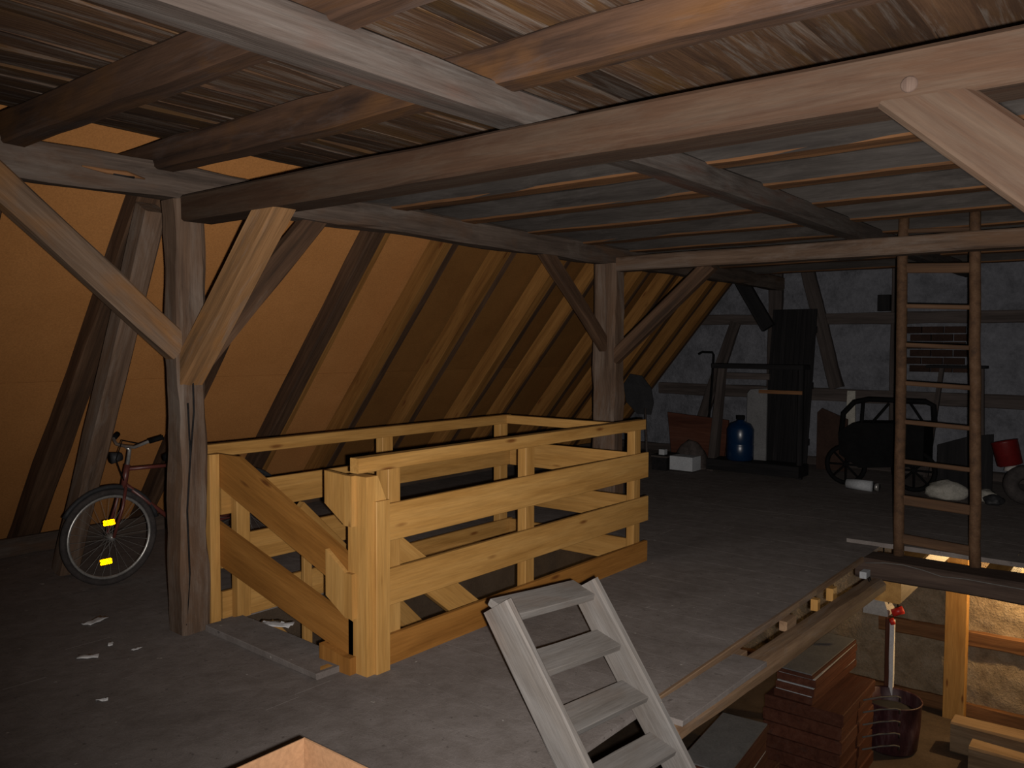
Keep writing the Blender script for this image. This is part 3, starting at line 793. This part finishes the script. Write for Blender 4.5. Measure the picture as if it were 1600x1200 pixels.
# ------------------------------------------------------------------ near step ladder in the opening
ld = thing('step_ladder', (2.8, 1.66, 0), 'broad grey dusty ladder with flat treads leaning out of the floor opening', 'ladder')
top_l, top_r = Vector((2.48, 2.05, 0.60)), Vector((3.145, 2.05, 0.545))
slope = Vector((0.035, -0.39, -0.60)).normalized()
back = Vector((0, 0.84, -0.54))
LLEN = 3.35
for s, p in ((0.02, top_l), (-0.02, top_r)):
    q = p + Vector((s, 0, 0))
    a, b = q, q + slope * LLEN
    nv = Vector((1, 0, 0)).cross(slope).normalized()
    a, b = [v_ + Vector((1, 0, 0)).cross(slope).normalized() * 0.018 for v_ in (a, b)]
    timber('stringer', a, b, 0.04, 0.15, 'grey_ladder', ld, up=nv, seg=14, wob=0.006, cham=0.008)
for k in range(13):
    d = 0.022 + k * 0.242
    a = top_l + slope * d + Vector((0.04, 0.022, -0.014))
    b = top_r + slope * d + Vector((-0.035, 0.022, -0.014))
    plank('tread', a, b, 0.135, 0.03, 'grey_ladder', ld, up=(0, -0.33, 1), seg=4, wob=0.004)

# cardboard box at the lower edge
cb = thing('cardboard_box', (1.2, 1.65, 0), 'open cardboard box at the bottom edge of the picture', 'box', rz=0)
bx0, bx1, by0, by1, bz = 0.92, 1.445, 1.42, 1.91, 0.5
for nm, lo, hi in (('panel', (bx0, by1 - .006, .006), (bx1, by1, bz)), ('panel', (bx1 - .006, by0, .006), (bx1, by1 - .006, bz)), ('panel', (bx0, by0, .006), (bx0 + .006, by1 - .006, bz)),
                   ('panel', (bx0 + .006, by0, .006), (bx1 - .006, by0 + .006, bz)), ('base', (bx0, by0, 0), (bx1, by1, .006))):
    box(nm, lo, hi, 'card', cb, cham=0.001)

# ------------------------------------------------------------------ edge of the large opening
eb = thing('edge_beam', (4.4, 1.65, -0.2), 'rounded light beam under the left edge of the floor opening', 'beam')
timber('timber', (3.24, 1.71, -0.092), (6.62, 1.71, -0.200), 0.16, 0.115, 'edge', eb, wob=0.008, cham=0.035, seg=22)
plank('top_board', (3.22, 1.70, -0.016), (4.18, 1.70, -0.048), 0.19, 0.028, 'floor', eb, seg=5, wob=0.004)
tag(plank('edge_strip', (3.20, 1.806, -0.016), (6.62, 1.806, -0.016), 0.022, 0.04, 'edge', None, seg=10, wob=0.003), 'thin reddish strip along the floor edge above the spacer blocks', 'strip')
for i, (X, L) in enumerate(((4.95, 'widest spacer block'), (5.45, 'slim pale spacer block'), (5.78, 'spacer block nearest the dark trimmer'), (4.22, 'wedge shaped spacer block where the top board ends'))):
    w = (0.16, 0.05, 0.08, 0.10)[i]
    tag(box('spacer_block', (X - w / 2, 1.752, -0.070 - 0.032 * (X - 4.2)), (X + w / 2, 1.80, -0.034), 'pine' if i in (1, 2) else 'edge', None), L + ' between floor edge and rounded beam', 'block', 'spacer blocks')

tr = thing('trimmer_beam', (6.77, 0.9, -0.1), 'dark thick trimmer beam along the far side of the opening', 'beam')
timber('timber', (6.77, 1.86, -0.082), (6.77, -2.8, -0.072), 0.30, 0.165, 'trimmer', tr, wob=0.012, cham=0.02)
tag(plank('edge_plank', (7.16, 2.06, 0.012), (7.20, -1.2, 0.012), 0.18, 0.035, 'floor', None, seg=8, wob=0.006), 'grey plank lying behind the feet of the tall ladder', 'plank')
tag(tube('cable', [(6.61, 1.78, -0.035), (6.612, 1.64, -0.012), (6.612, 1.51, -0.006), (6.608, 1.38, -0.02), (6.606, 1.25, -0.045), (6.606, 1.09, -0.035), (6.606, .9, -0.04), (6.606, 0.6, -0.045), (6.606, 0.2, -0.04)], 0.004, 'cable', None, n=6), 'thin pale cable fixed along the dark trimmer beam', 'cable')
sw = thing('switch_box', (6.5, 1.77, -0.12), 'small white switch box with wires at the corner of the opening', 'switch')
box('housing', (6.44, 1.725, -0.115), (6.54, 1.775, -0.065), 'white', sw)
tube('wire', [(6.48, 1.725, -0.115), (6.46, 1.70, -0.16), (6.49, 1.70, -0.18)], 0.005, 'black', sw, n=6)
tube('wire', [(6.52, 1.725, -0.115), (6.51, 1.70, -0.17)], 0.005, 'black', sw, n=6)

# tall ladder behind the far tie beam
tl = thing('pole_ladder', (6.86, 1.3, 0), 'tall brown pole ladder standing behind the dark trimmer beam', 'ladder')
for Y0, Y1 in ((1.605, 1.69), (1.075, 1.19)):
    n = 16
    pts = [(6.86 + 0.24 * k / n + 0.006 * noise.noise(Vector((k * .5, Y0, 0))), Y0 + (Y1 - Y0) * k / n + 0.008 * noise.noise(Vector((k * .45, Y0, 4))), 0.0 + 2.68 * k / n) for k in range(n + 1)]
    tube('rail', pts, 0.04, 'pole', tl, n=12)
for k, z in enumerate((0.125, 0.425, 0.723, 1.031, 1.333, 1.633, 1.938, 2.237, 2.53)):
    f = z / 2.68
    ya, yb, xx = 1.605 + .085 * f, 1.075 + .115 * f, 6.86 + .24 * f
    wide = z > 2.2 and z < 2.3 or z < 0.5
    plank('rung', (xx, ya, z + 0.012), (xx, yb, z - 0.012), 0.03, 0.075 if wide else 0.034, 'pole', tl, cham=0.006)

# ------------------------------------------------------------------ storey below
ZL = -2.7
T('post', 'bright yellow squared post standing on the lower floor before the clay wall', 'post', (10.62, 1.835, ZL), (10.62, 1.835, -0.05), 0.225, 0.14, 'pine', up=(1, 0, 0), wob=0.003, cham=0.005)
T('beam', 'yellow lit ceiling beam in the corner below the dark trimmer', 'beam', (6.95, 1.70, -0.30), (10.7, 1.70, -0.30), 0.20, 0.22, 'pine', wob=0.004)
T('beam', 'second yellow ceiling beam glimpsed through the slot at the tall ladder feet', 'beam', (7.10, 0.98, -0.15), (10.7, 0.98, -0.15), 0.16, 0.16, 'pine', wob=0.004)
TX, TY = 9.40, 2.23
tub = thing('tub', (TX, TY, ZL), 'dark red enamel tub standing on the lower floor', 'tub')
lathe('body', [(0.23, 0.0), (0.265, 0.03), (0.288, 0.26), (0.298, 0.52), (0.308, 0.53), (0.303, 0.545), (0.288, 0.535), (0.278, 0.26), (0.25, 0.06), (0.0, 0.05)], 'tub', tub, Matrix.Translation((TX, TY, ZL)), n=40, wob=0.02)
tube('handle', [(9.30, 2.49, -2.30), (9.23, 2.56, -2.31), (9.16, 2.57, -2.35), (9.14, 2.52, -2.38)], 0.012, 'chrome', tub)
lathe('contents', [(0.0, 0.42), (0.12, 0.44), (0.2, 0.43), (0.27, 0.40)], 'iron', tub, Matrix.Translation((TX, TY, ZL)))
T('timber', 'squared timber lying on the lower floor in front of the yellow post', 'timber', (9.80, 1.70, ZL + .17), (9.80, -0.9, ZL + .17), 0.28, 0.33, 'low_timber', wob=0.01, cham=0.02)
T('timber', 'thinner squared timber lying at the front of the larger one', 'timber', (9.50, 1.48, ZL + .12), (9.50, -0.9, ZL + .12), 0.24, 0.24, 'low_timber', wob=0.01, cham=0.02)

ds = thing('upright_board', (9.72, 2.345, ZL), 'narrow red brown upright behind the tub, its lit edge painted pale', 'board')
plank('plank', (9.72, 2.355, ZL), (9.72, 2.355, -1.395), 0.05, 0.06, 'red_board', ds, up=(1, 0, 0), seg=8, wob=0.003)
plank('edge_strip', (9.70, 2.310, ZL), (9.70, 2.310, -1.40), 0.05, 0.05, 'paper', ds, up=(1, 0, 0), seg=24, wob=0.006)  # pale strip: bright light on the board's edge put into the colour
lp = thing('lamp', (9.3, 2.36, -1.1), 'tin lamp shade hanging on two cords under the corner of the opening', 'lamp')
sh = [(9.16, 2.23), (9.42, 2.23), (9.42, 2.48), (9.16, 2.48)]; sh2 = [(9.22, 2.29), (9.36, 2.29), (9.36, 2.42), (9.22, 2.42)]
vs = [(a, b, -1.17) for a, b in sh] + [(a, b, -1.05) for a, b in sh2] + [(a, b, -1.215) for a, b in sh]
mesh('shade', vs, [(0, 1, 5, 4), (1, 2, 6, 5), (2, 3, 7, 6), (3, 0, 4, 7), (4, 5, 6, 7), (8, 9, 1, 0), (9, 10, 2, 1), (10, 11, 3, 2), (11, 8, 0, 3), (11, 10, 9, 8)], M['tin'], lp)
tube('cord', [(9.26, 2.31, -1.06), (9.26, 2.31, -0.03)], 0.006, 'black', lp, n=6)
tube('cord', [(9.30, 2.26, -1.12), (9.30, 2.20, -0.03)], 0.006, 'black', lp, n=6)
rs_ = thing('socket', (9.25, 2.16, -1.15), 'red plastic plug and socket hanging beside the tin lamp shade', 'socket')
tube('housing', [(9.22, 2.20, -1.18), (9.24, 2.10, -1.13)], 0.04, 'red_light', rs_, n=14)
tube('plug', [(9.22, 2.21, -1.24), (9.22, 2.19, -1.30)], 0.025, 'red_light', rs_, n=12)
tube('cord', [(9.23, 2.15, -1.13), (9.25, 2.15, -0.03)], 0.005, 'black', rs_, n=6)
bl = thing('bulb', (10.3, 0.80, -0.70), 'bare warm bulb hanging in the storey below, right of the opening', 'lamp')
lathe('glass', [(0.0, -0.03), (0.018, -0.026), (0.03, 0.0), (0.02, 0.03), (0.014, 0.045)], 'tin', bl, Matrix.Translation((10.3, 0.80, -0.76)))
bpy.data.objects['glass'].data.materials[0] = bulb_m
tube('cord', [(10.3, 0.80, -0.72), (10.3, 0.80, -0.03)], 0.006, 'black', bl, n=6)

# stacks of panels on the lower floor
def pstack(loc, rz, w, l, z0, n, t, labels, top='slate', group='stacked panels below'):
    for k in range(n):
        tk = t if k < n - 1 else 0.05
        jx, jy = random.uniform(-.02, .02), random.uniform(-.015, .015)
        Mw = Matrix.Translation((loc[0] + jx, loc[1] + jy, z0 + k * t + tk / 2)) @ Matrix.Rotation(rz + random.uniform(-.012, .012), 4, 'Z')
        a, b, c = l / 2, w / 2, tk / 2 - 0.002
        o = link('panel_door', None, None, Mw)
        tag(o, labels[k], 'panel', group)
        def part(nm, lo, hi, mat):
            lo, hi = Vector(lo), Vector(hi)
            q = [(x, y, z) for z in (lo.z, hi.z) for x, y in ((lo.x, lo.y), (hi.x, lo.y), (hi.x, hi.y), (lo.x, hi.y))]
            mesh(nm, q, [(3, 2, 1, 0), (4, 5, 6, 7), (0, 1, 5, 4), (1, 2, 6, 5), (2, 3, 7, 6), (3, 0, 4, 7)], M[mat], o, Mw)
        part('core', (-a, -b, -c), (a, b, c - 0.012), 'red_board')
        part('face', (-a + .012, -b + .012, c - 0.012), (a - .012, b - .012, c), top if k == n - 1 else 'white')
ORD = ['lowest', 'second lowest', 'third lowest', 'fourth lowest', 'fifth lowest', 'sixth lowest', 'seventh lowest', 'eighth lowest', 'ninth lowest', 'tenth lowest', 'eleventh lowest']
def chest(nm, lo, hi, label):
    t = thing(nm, ((lo[0] + hi[0]) / 2, (lo[1] + hi[1]) / 2, lo[2]), label, 'chest')
    box('body', lo, (hi[0], hi[1], hi[2] - 0.03), 'red_board', t, cham=0.01)
    box('lid', (lo[0] - .01, lo[1] - .01, hi[2] - 0.03), hi, 'red_board', t, cham=0.008)
chest('chest', (5.55, 2.42, ZL), (6.60, 2.90, -1.81), 'plain dark red chest under the near stack of panels below')
pstack((6.06, 2.66, 0), 0.10, 0.40, 0.98, -1.81, 4, 0.09, [o + ' red brown panel in the near stack under the edge beam' for o in ORD[:3]] + ['grey topped panel on the near stack beside the grey ladder'])
pstack((8.55, 2.74, 0), -0.02, 0.38, 1.30, -1.825, 4, 0.085, [o + ' red brown panel in the far stack left of the lamp' for o in ORD[:3]] + ['grey topped panel on the far stack left of the lamp'])
for k in range(7):
    T('plank', (ORD[k] + ' red brown plank in the heap left of the tub') if k < 6 else 'topmost red brown plank in the heap left of the tub', 'plank', (7.78 + .015 * k, 2.66 + .01 * (k % 2), ZL + .0625 + .125 * k), (8.93 - .03 * (k % 3), 2.66 + .01 * (k % 2), ZL + .0625 + .125 * k), 0.76, 0.121, 'red_board', 'red planks left of the tub', wob=0.003, cham=0.008)
for k in range(5):
    z = -1.86 - .125 * k
    tag(tube('wire', [(8.42, 2.255, z), (8.56, 2.14, z + .012), (8.68, 2.02, z + .015), (8.74, 1.99, z - .01), (8.76, 2.0, z - .06)], 0.008, 'cable', None, n=6), ('highest', 'second highest', 'middle', 'second lowest', 'lowest')[k] + ' thin pale hoop wire against the red planks', 'wire', 'pale wires by the tub')

# ------------------------------------------------------------------ things along the gable wall
sh_ = thing('shutter', (11.0, 4.03, 0), 'tall black slatted shutter leaning on the gable wall', 'shutter')
for k in range(9):
    y0 = 3.73 + k * 0.067
    plank('slat', (10.95, y0 + 0.028, 0.0), (11.25, y0 + 0.028, 2.13), 0.066, 0.028, 'black_wood', sh_, up=(1, 0, 0))
for z in (0.35, 1.1, 1.85):
    plank('rail', (10.985 + 0.3 * z / 2.13, 3.72, z), (10.985 + 0.3 * z / 2.13, 4.34, z), 0.02, 0.09, 'black_wood', sh_)
rk = thing('rack', (10.0, 4.1, 0), 'black wooden rack with top board before the slatted shutter', 'rack')
box('top_board', (9.92, 3.44, 1.34), (10.18, 4.62, 1.40), 'black_wood', rk)
box('shelf', (9.90, 3.46, 0.03), (10.25, 4.66, 0.17), 'black_wood', rk)
plank('leg', (10.0, 4.64, 0.0), (10.0, 4.50, 1.36), 0.09, 0.09, 'dark_wood', rk, up=(1, 0, 0))
plank('leg', (10.14, 4.64, 0.0), (10.14, 4.54, 1.36), 0.05, 0.07, 'dark_wood', rk, up=(1, 0, 0))
plank('leg', (10.05, 3.50, 0.0), (10.05, 3.50, 1.36), 0.06, 0.06, 'black_wood', rk, up=(1, 0, 0))
box('rail', (9.96, 3.46, 1.04), (9.98, 4.0, 1.085), 'clay_timber', rk)
box('rail', (10.16, 3.95, 1.20), (10.20, 4.55, 1.28), 'dark_wood', rk)
tag(prism('panel', [(3.98, 0.17), (4.24, 0.17), (4.24, 1.02), (4.20, 1.07), (3.98, 1.09)], 'X', 10.18, 10.21, 'slate', None), 'light grey sheet standing behind the blue canister', 'panel')
cn = thing('canister', (10.03, 4.26, 0.17), 'blue plastic canister on the low shelf of the black rack', 'canister')
lathe('body', [(0.15, 0.0), (0.17, 0.02), (0.17, 0.20), (0.165, 0.21), (0.17, 0.22), (0.17, 0.40), (0.13, 0.47), (0.05, 0.50), (0.045, 0.53)], 'blue', cn, Matrix.Translation((10.03, 4.26, 0.17)))
lathe('cap', [(0.05, 0.52), (0.055, 0.525), (0.055, 0.57), (0.0, 0.575)], 'black', cn, Matrix.Translation((10.03, 4.26, 0.17)))
tag(prism('board', [(3.25, 0.0), (3.64, 0.0), (3.64, 0.75), (3.58, 0.81), (3.25, 0.68)], 'X', 11.08, 11.11, 'brick_red', None), 'dull red board leaning at the wall right of the slatted shutter', 'board')
tag(prism('white_board', [(3.17, 0.27), (3.30, 0.21), (3.28, 1.05), (3.18, 1.05)], 'X', 11.14, 11.17, 'rag', None), 'narrow whitish strip of board standing beside the dull red board', 'board')
tag(box('box', (9.62, 4.72, 0.02), (9.86, 5.04, 0.20), 'white', None), 'small white box on the floor near the brown board', 'box')
tag(box('carton', (9.62, 5.12, 0.20), (9.70, 5.20, 0.27), 'white', None), 'tiny white carton on the dark crate', 'box')
cr = thing('crate', (9.7, 5.15, 0), 'dark low crate under the tiny white carton', 'crate')
box('tray', (9.58, 5.07, 0.0), (9.95, 5.28, 0.20), 'black_wood', cr)
box('rim', (9.57, 5.06, 0.17), (9.96, 5.29, 0.19), 'dark_wood', cr)
tag(prism('board', [(4.62, 0.08), (5.38, 0.0), (5.46, 0.70), (4.56, 0.64)], 'X', 10.34, 10.37, 'red_board', None, (0, 1, 0)), 'brown board standing on edge at the wall left of the rack', 'board')
vs, fs = [], []
for j in range(9):
    for i in range(13):
        u, v = i / 12, j / 8
        b = max(0, math.sin(math.pi * u)) * max(0, math.sin(math.pi * v))
        vs.append((10.0 + 0.26 * v, 4.74 + 0.50 * u, 0.0 + b ** .5 * 0.36 + 0.03 * noise.noise(Vector((u * 6, v * 6, 2)))))
for j in range(8):
    for i in range(12):
        fs.append((j * 13 + i, j * 13 + i + 1, (j + 1) * 13 + i + 1, (j + 1) * 13 + i))
tag(mesh('sack', vs, fs, M['dark_wood'], None, None, True), 'dark slumped sack between brown board and small white box', 'sack')
sv = thing('shovel', (9.5, 5.4, 0), 'dark shovel with broad blade up, leaning at the left clutter', 'shovel')
tube('handle', [(9.55, 5.33, 0.0), (9.78, 5.50, 0.78)], 0.016, 'dark_wood', sv)
prism('blade', [(5.42, 0.70), (5.62, 0.70), (5.80, 0.86), (5.84, 1.10), (5.74, 1.24), (5.56, 1.22), (5.42, 1.06), (5.38, 0.86)], 'X', 9.78, 9.80, 'iron', sv)
ir = thing('iron_crank', (10.7, 5.0, 0), 'thin black iron rod with cranked top standing at the wall', 'rod')
tube('rod', [(10.70, 5.05, 0.0), (10.72, 4.98, 1.12), (10.74, 4.97, 1.50), (10.74, 4.99, 1.535), (10.74, 5.14, 1.54), (10.74, 5.2, 1.51)], 0.016, 'black', ir)
tag(box('bracket', (11.38, 2.85, 2.09), (11.47, 3.00, 2.30), 'black_wood', None), 'black square fixing on the plaster left of the tall ladder', 'bracket')
T('brace', 'black knee brace hanging under the purlin before the gable wall', 'brace', (10.8, 4.70, 2.66), (10.8, 4.22, 1.87), 0.10, 0.18, 'black_wood')

wg = thing('wagon', (10.2, 2.5, 0), 'black old wagon body with arched open frame behind the tall ladder', 'wagon')
prism('body', [(2.10, 0.30), (2.78, 0.22), (3.0, 0.36), (3.02, 0.62), (2.86, 0.74), (2.10, 0.78)], 'X', 9.95, 10.42, 'black', wg)
tube('arch', [(10.0, 3.0, 0.6), (10.0, 2.98, 0.84), (10.0, 2.86, 0.98), (10.0, 2.70, 1.02), (10.0, 2.10, 1.02), (10.0, 2.02, 0.98), (10.0, 2.0, 0.74)], 0.03, 'black', wg)
tube('strut', [(10.0, 2.78, 0.62), (10.0, 2.76, 1.0)], 0.02, 'black', wg)
tube('strut', [(10.0, 2.68, 0.72), (10.0, 2.48, 0.98)], 0.014, 'black', wg)
tube('strut', [(10.0, 2.10, 0.76), (10.0, 2.26, 1.0)], 0.014, 'black', wg)
for (Y, X) in ((2.94, 10.0), (2.2, 10.0)):
    wq = link('wheel', None, wg, Matrix.Translation((X, Y, 0.24)))
    tube('tyre', [(X, Y + 0.215 * math.cos(a * math.pi / 12), 0.24 + 0.215 * math.sin(a * math.pi / 12)) for a in range(24)], 0.026, 'black', wq, n=8, closed=True)
    for k in range(4):
        a = k * math.pi / 4
        tube('spoke', [(X, Y - 0.2 * math.cos(a), 0.24 - 0.2 * math.sin(a)), (X, Y + 0.2 * math.cos(a), 0.24 + 0.2 * math.sin(a))], 0.012, 'black', wq, n=6)
ro = thing('roll', (9.72, 2.62, 0.06), 'shiny pale metal can lying on the floor before the wagon', 'can')
tube('body', [(9.74, 2.84, 0.062), (9.70, 2.56, 0.062)], 0.06, 'white', ro, n=18)
tube('ring', [(9.695, 2.52, 0.062), (9.69, 2.49, 0.062)], 0.045, 'chrome', ro, n=18)
wt = thing('wall_table', (11.2, 2.0, 0), 'black narrow bench board with slanted leg behind the tall ladder', 'bench')
box('top', (11.1, 1.70, 1.37), (11.35, 2.34, 1.405), 'black_wood', wt)
plank('leg', (11.25, 2.34, 0.0), (11.25, 2.19, 1.375), 0.05, 0.07, 'dark_wood', wt, up=(1, 0, 0))
plank('leg', (11.25, 1.72, 0.0), (11.25, 1.76, 1.375), 0.05, 0.07, 'dark_wood', wt, up=(1, 0, 0))
tag(prism('board', [(1.50, 0.0), (2.06, 0.0), (2.06, 0.50), (1.74, 0.62), (1.50, 0.66)], 'X', 10.45, 10.48, 'black_wood', None), 'dark slanted board standing behind the rags', 'board')

def lump(name, c, s, mat, label, cat, seed):
    bm = bmesh.new()
    bmesh.ops.create_icosphere(bm, subdivisions=3, radius=1)
    for v in bm.verts:
        d = 1 + 0.35 * noise.noise(v.co * 1.6 + Vector((seed, 0, 0))) + 0.12 * noise.noise(v.co * 5 + Vector((seed, 3, 0)))
        v.co = Vector((v.co.x * s[0] * d, v.co.y * s[1] * d, max(v.co.z * s[2] * d, -c[2])))
    me = bpy.data.meshes.new(name); bm.to_mesh(me); bm.free()
    me.materials.append(M[mat]); me.polygons.foreach_set('use_smooth', [True] * len(me.polygons))
    return tag(link(name, me, None, Matrix.Translation(c)), label, cat)
lump('rag', (9.85, 1.83, 0.07), (0.18, 0.19, 0.11), 'rag', 'pale crumpled sack on the floor behind the tall ladder', 'rag', 1.0)
lump('rag', (9.9, 1.48, 0.045), (0.14, 0.12, 0.08), 'rag', 'smaller beige rag right of the tall ladder foot', 'rag', 5.0)
lump('rag', (9.75, 1.38, 0.04), (0.1, 0.09, 0.06), 'iron', 'dark rag right of the beige rags', 'rag', 8.0)
bu = thing('red_bucket', (10.0, 1.30, 0.36), 'red metal bucket tipped on the tyre near the right edge', 'bucket')
Mb = Matrix.Translation((9.98, 1.27, 0.39)) @ Matrix.Rotation(math.radians(-14), 4, 'X')
lathe('body', [(0.10, 0.0), (0.12, 0.01), (0.125, 0.25), (0.13, 0.26), (0.12, 0.255), (0.11, 0.03), (0.0, 0.02)], 'red', bu, Mb)
lathe('base', [(0.06, -0.05), (0.07, -0.04), (0.05, 0.0)], 'tin', bu, Mb)
ty = thing('tyre', (9.9, 1.1, 0.2), 'black tyre at the right edge under the red bucket', 'tyre')
tube('tread', [(9.9 + 0.0, 1.12 + 0.13 * math.cos(a * math.pi / 14), 0.21 + 0.13 * math.sin(a * math.pi / 14)) for a in range(28)], 0.075, 'tyre', ty, n=14, closed=True)
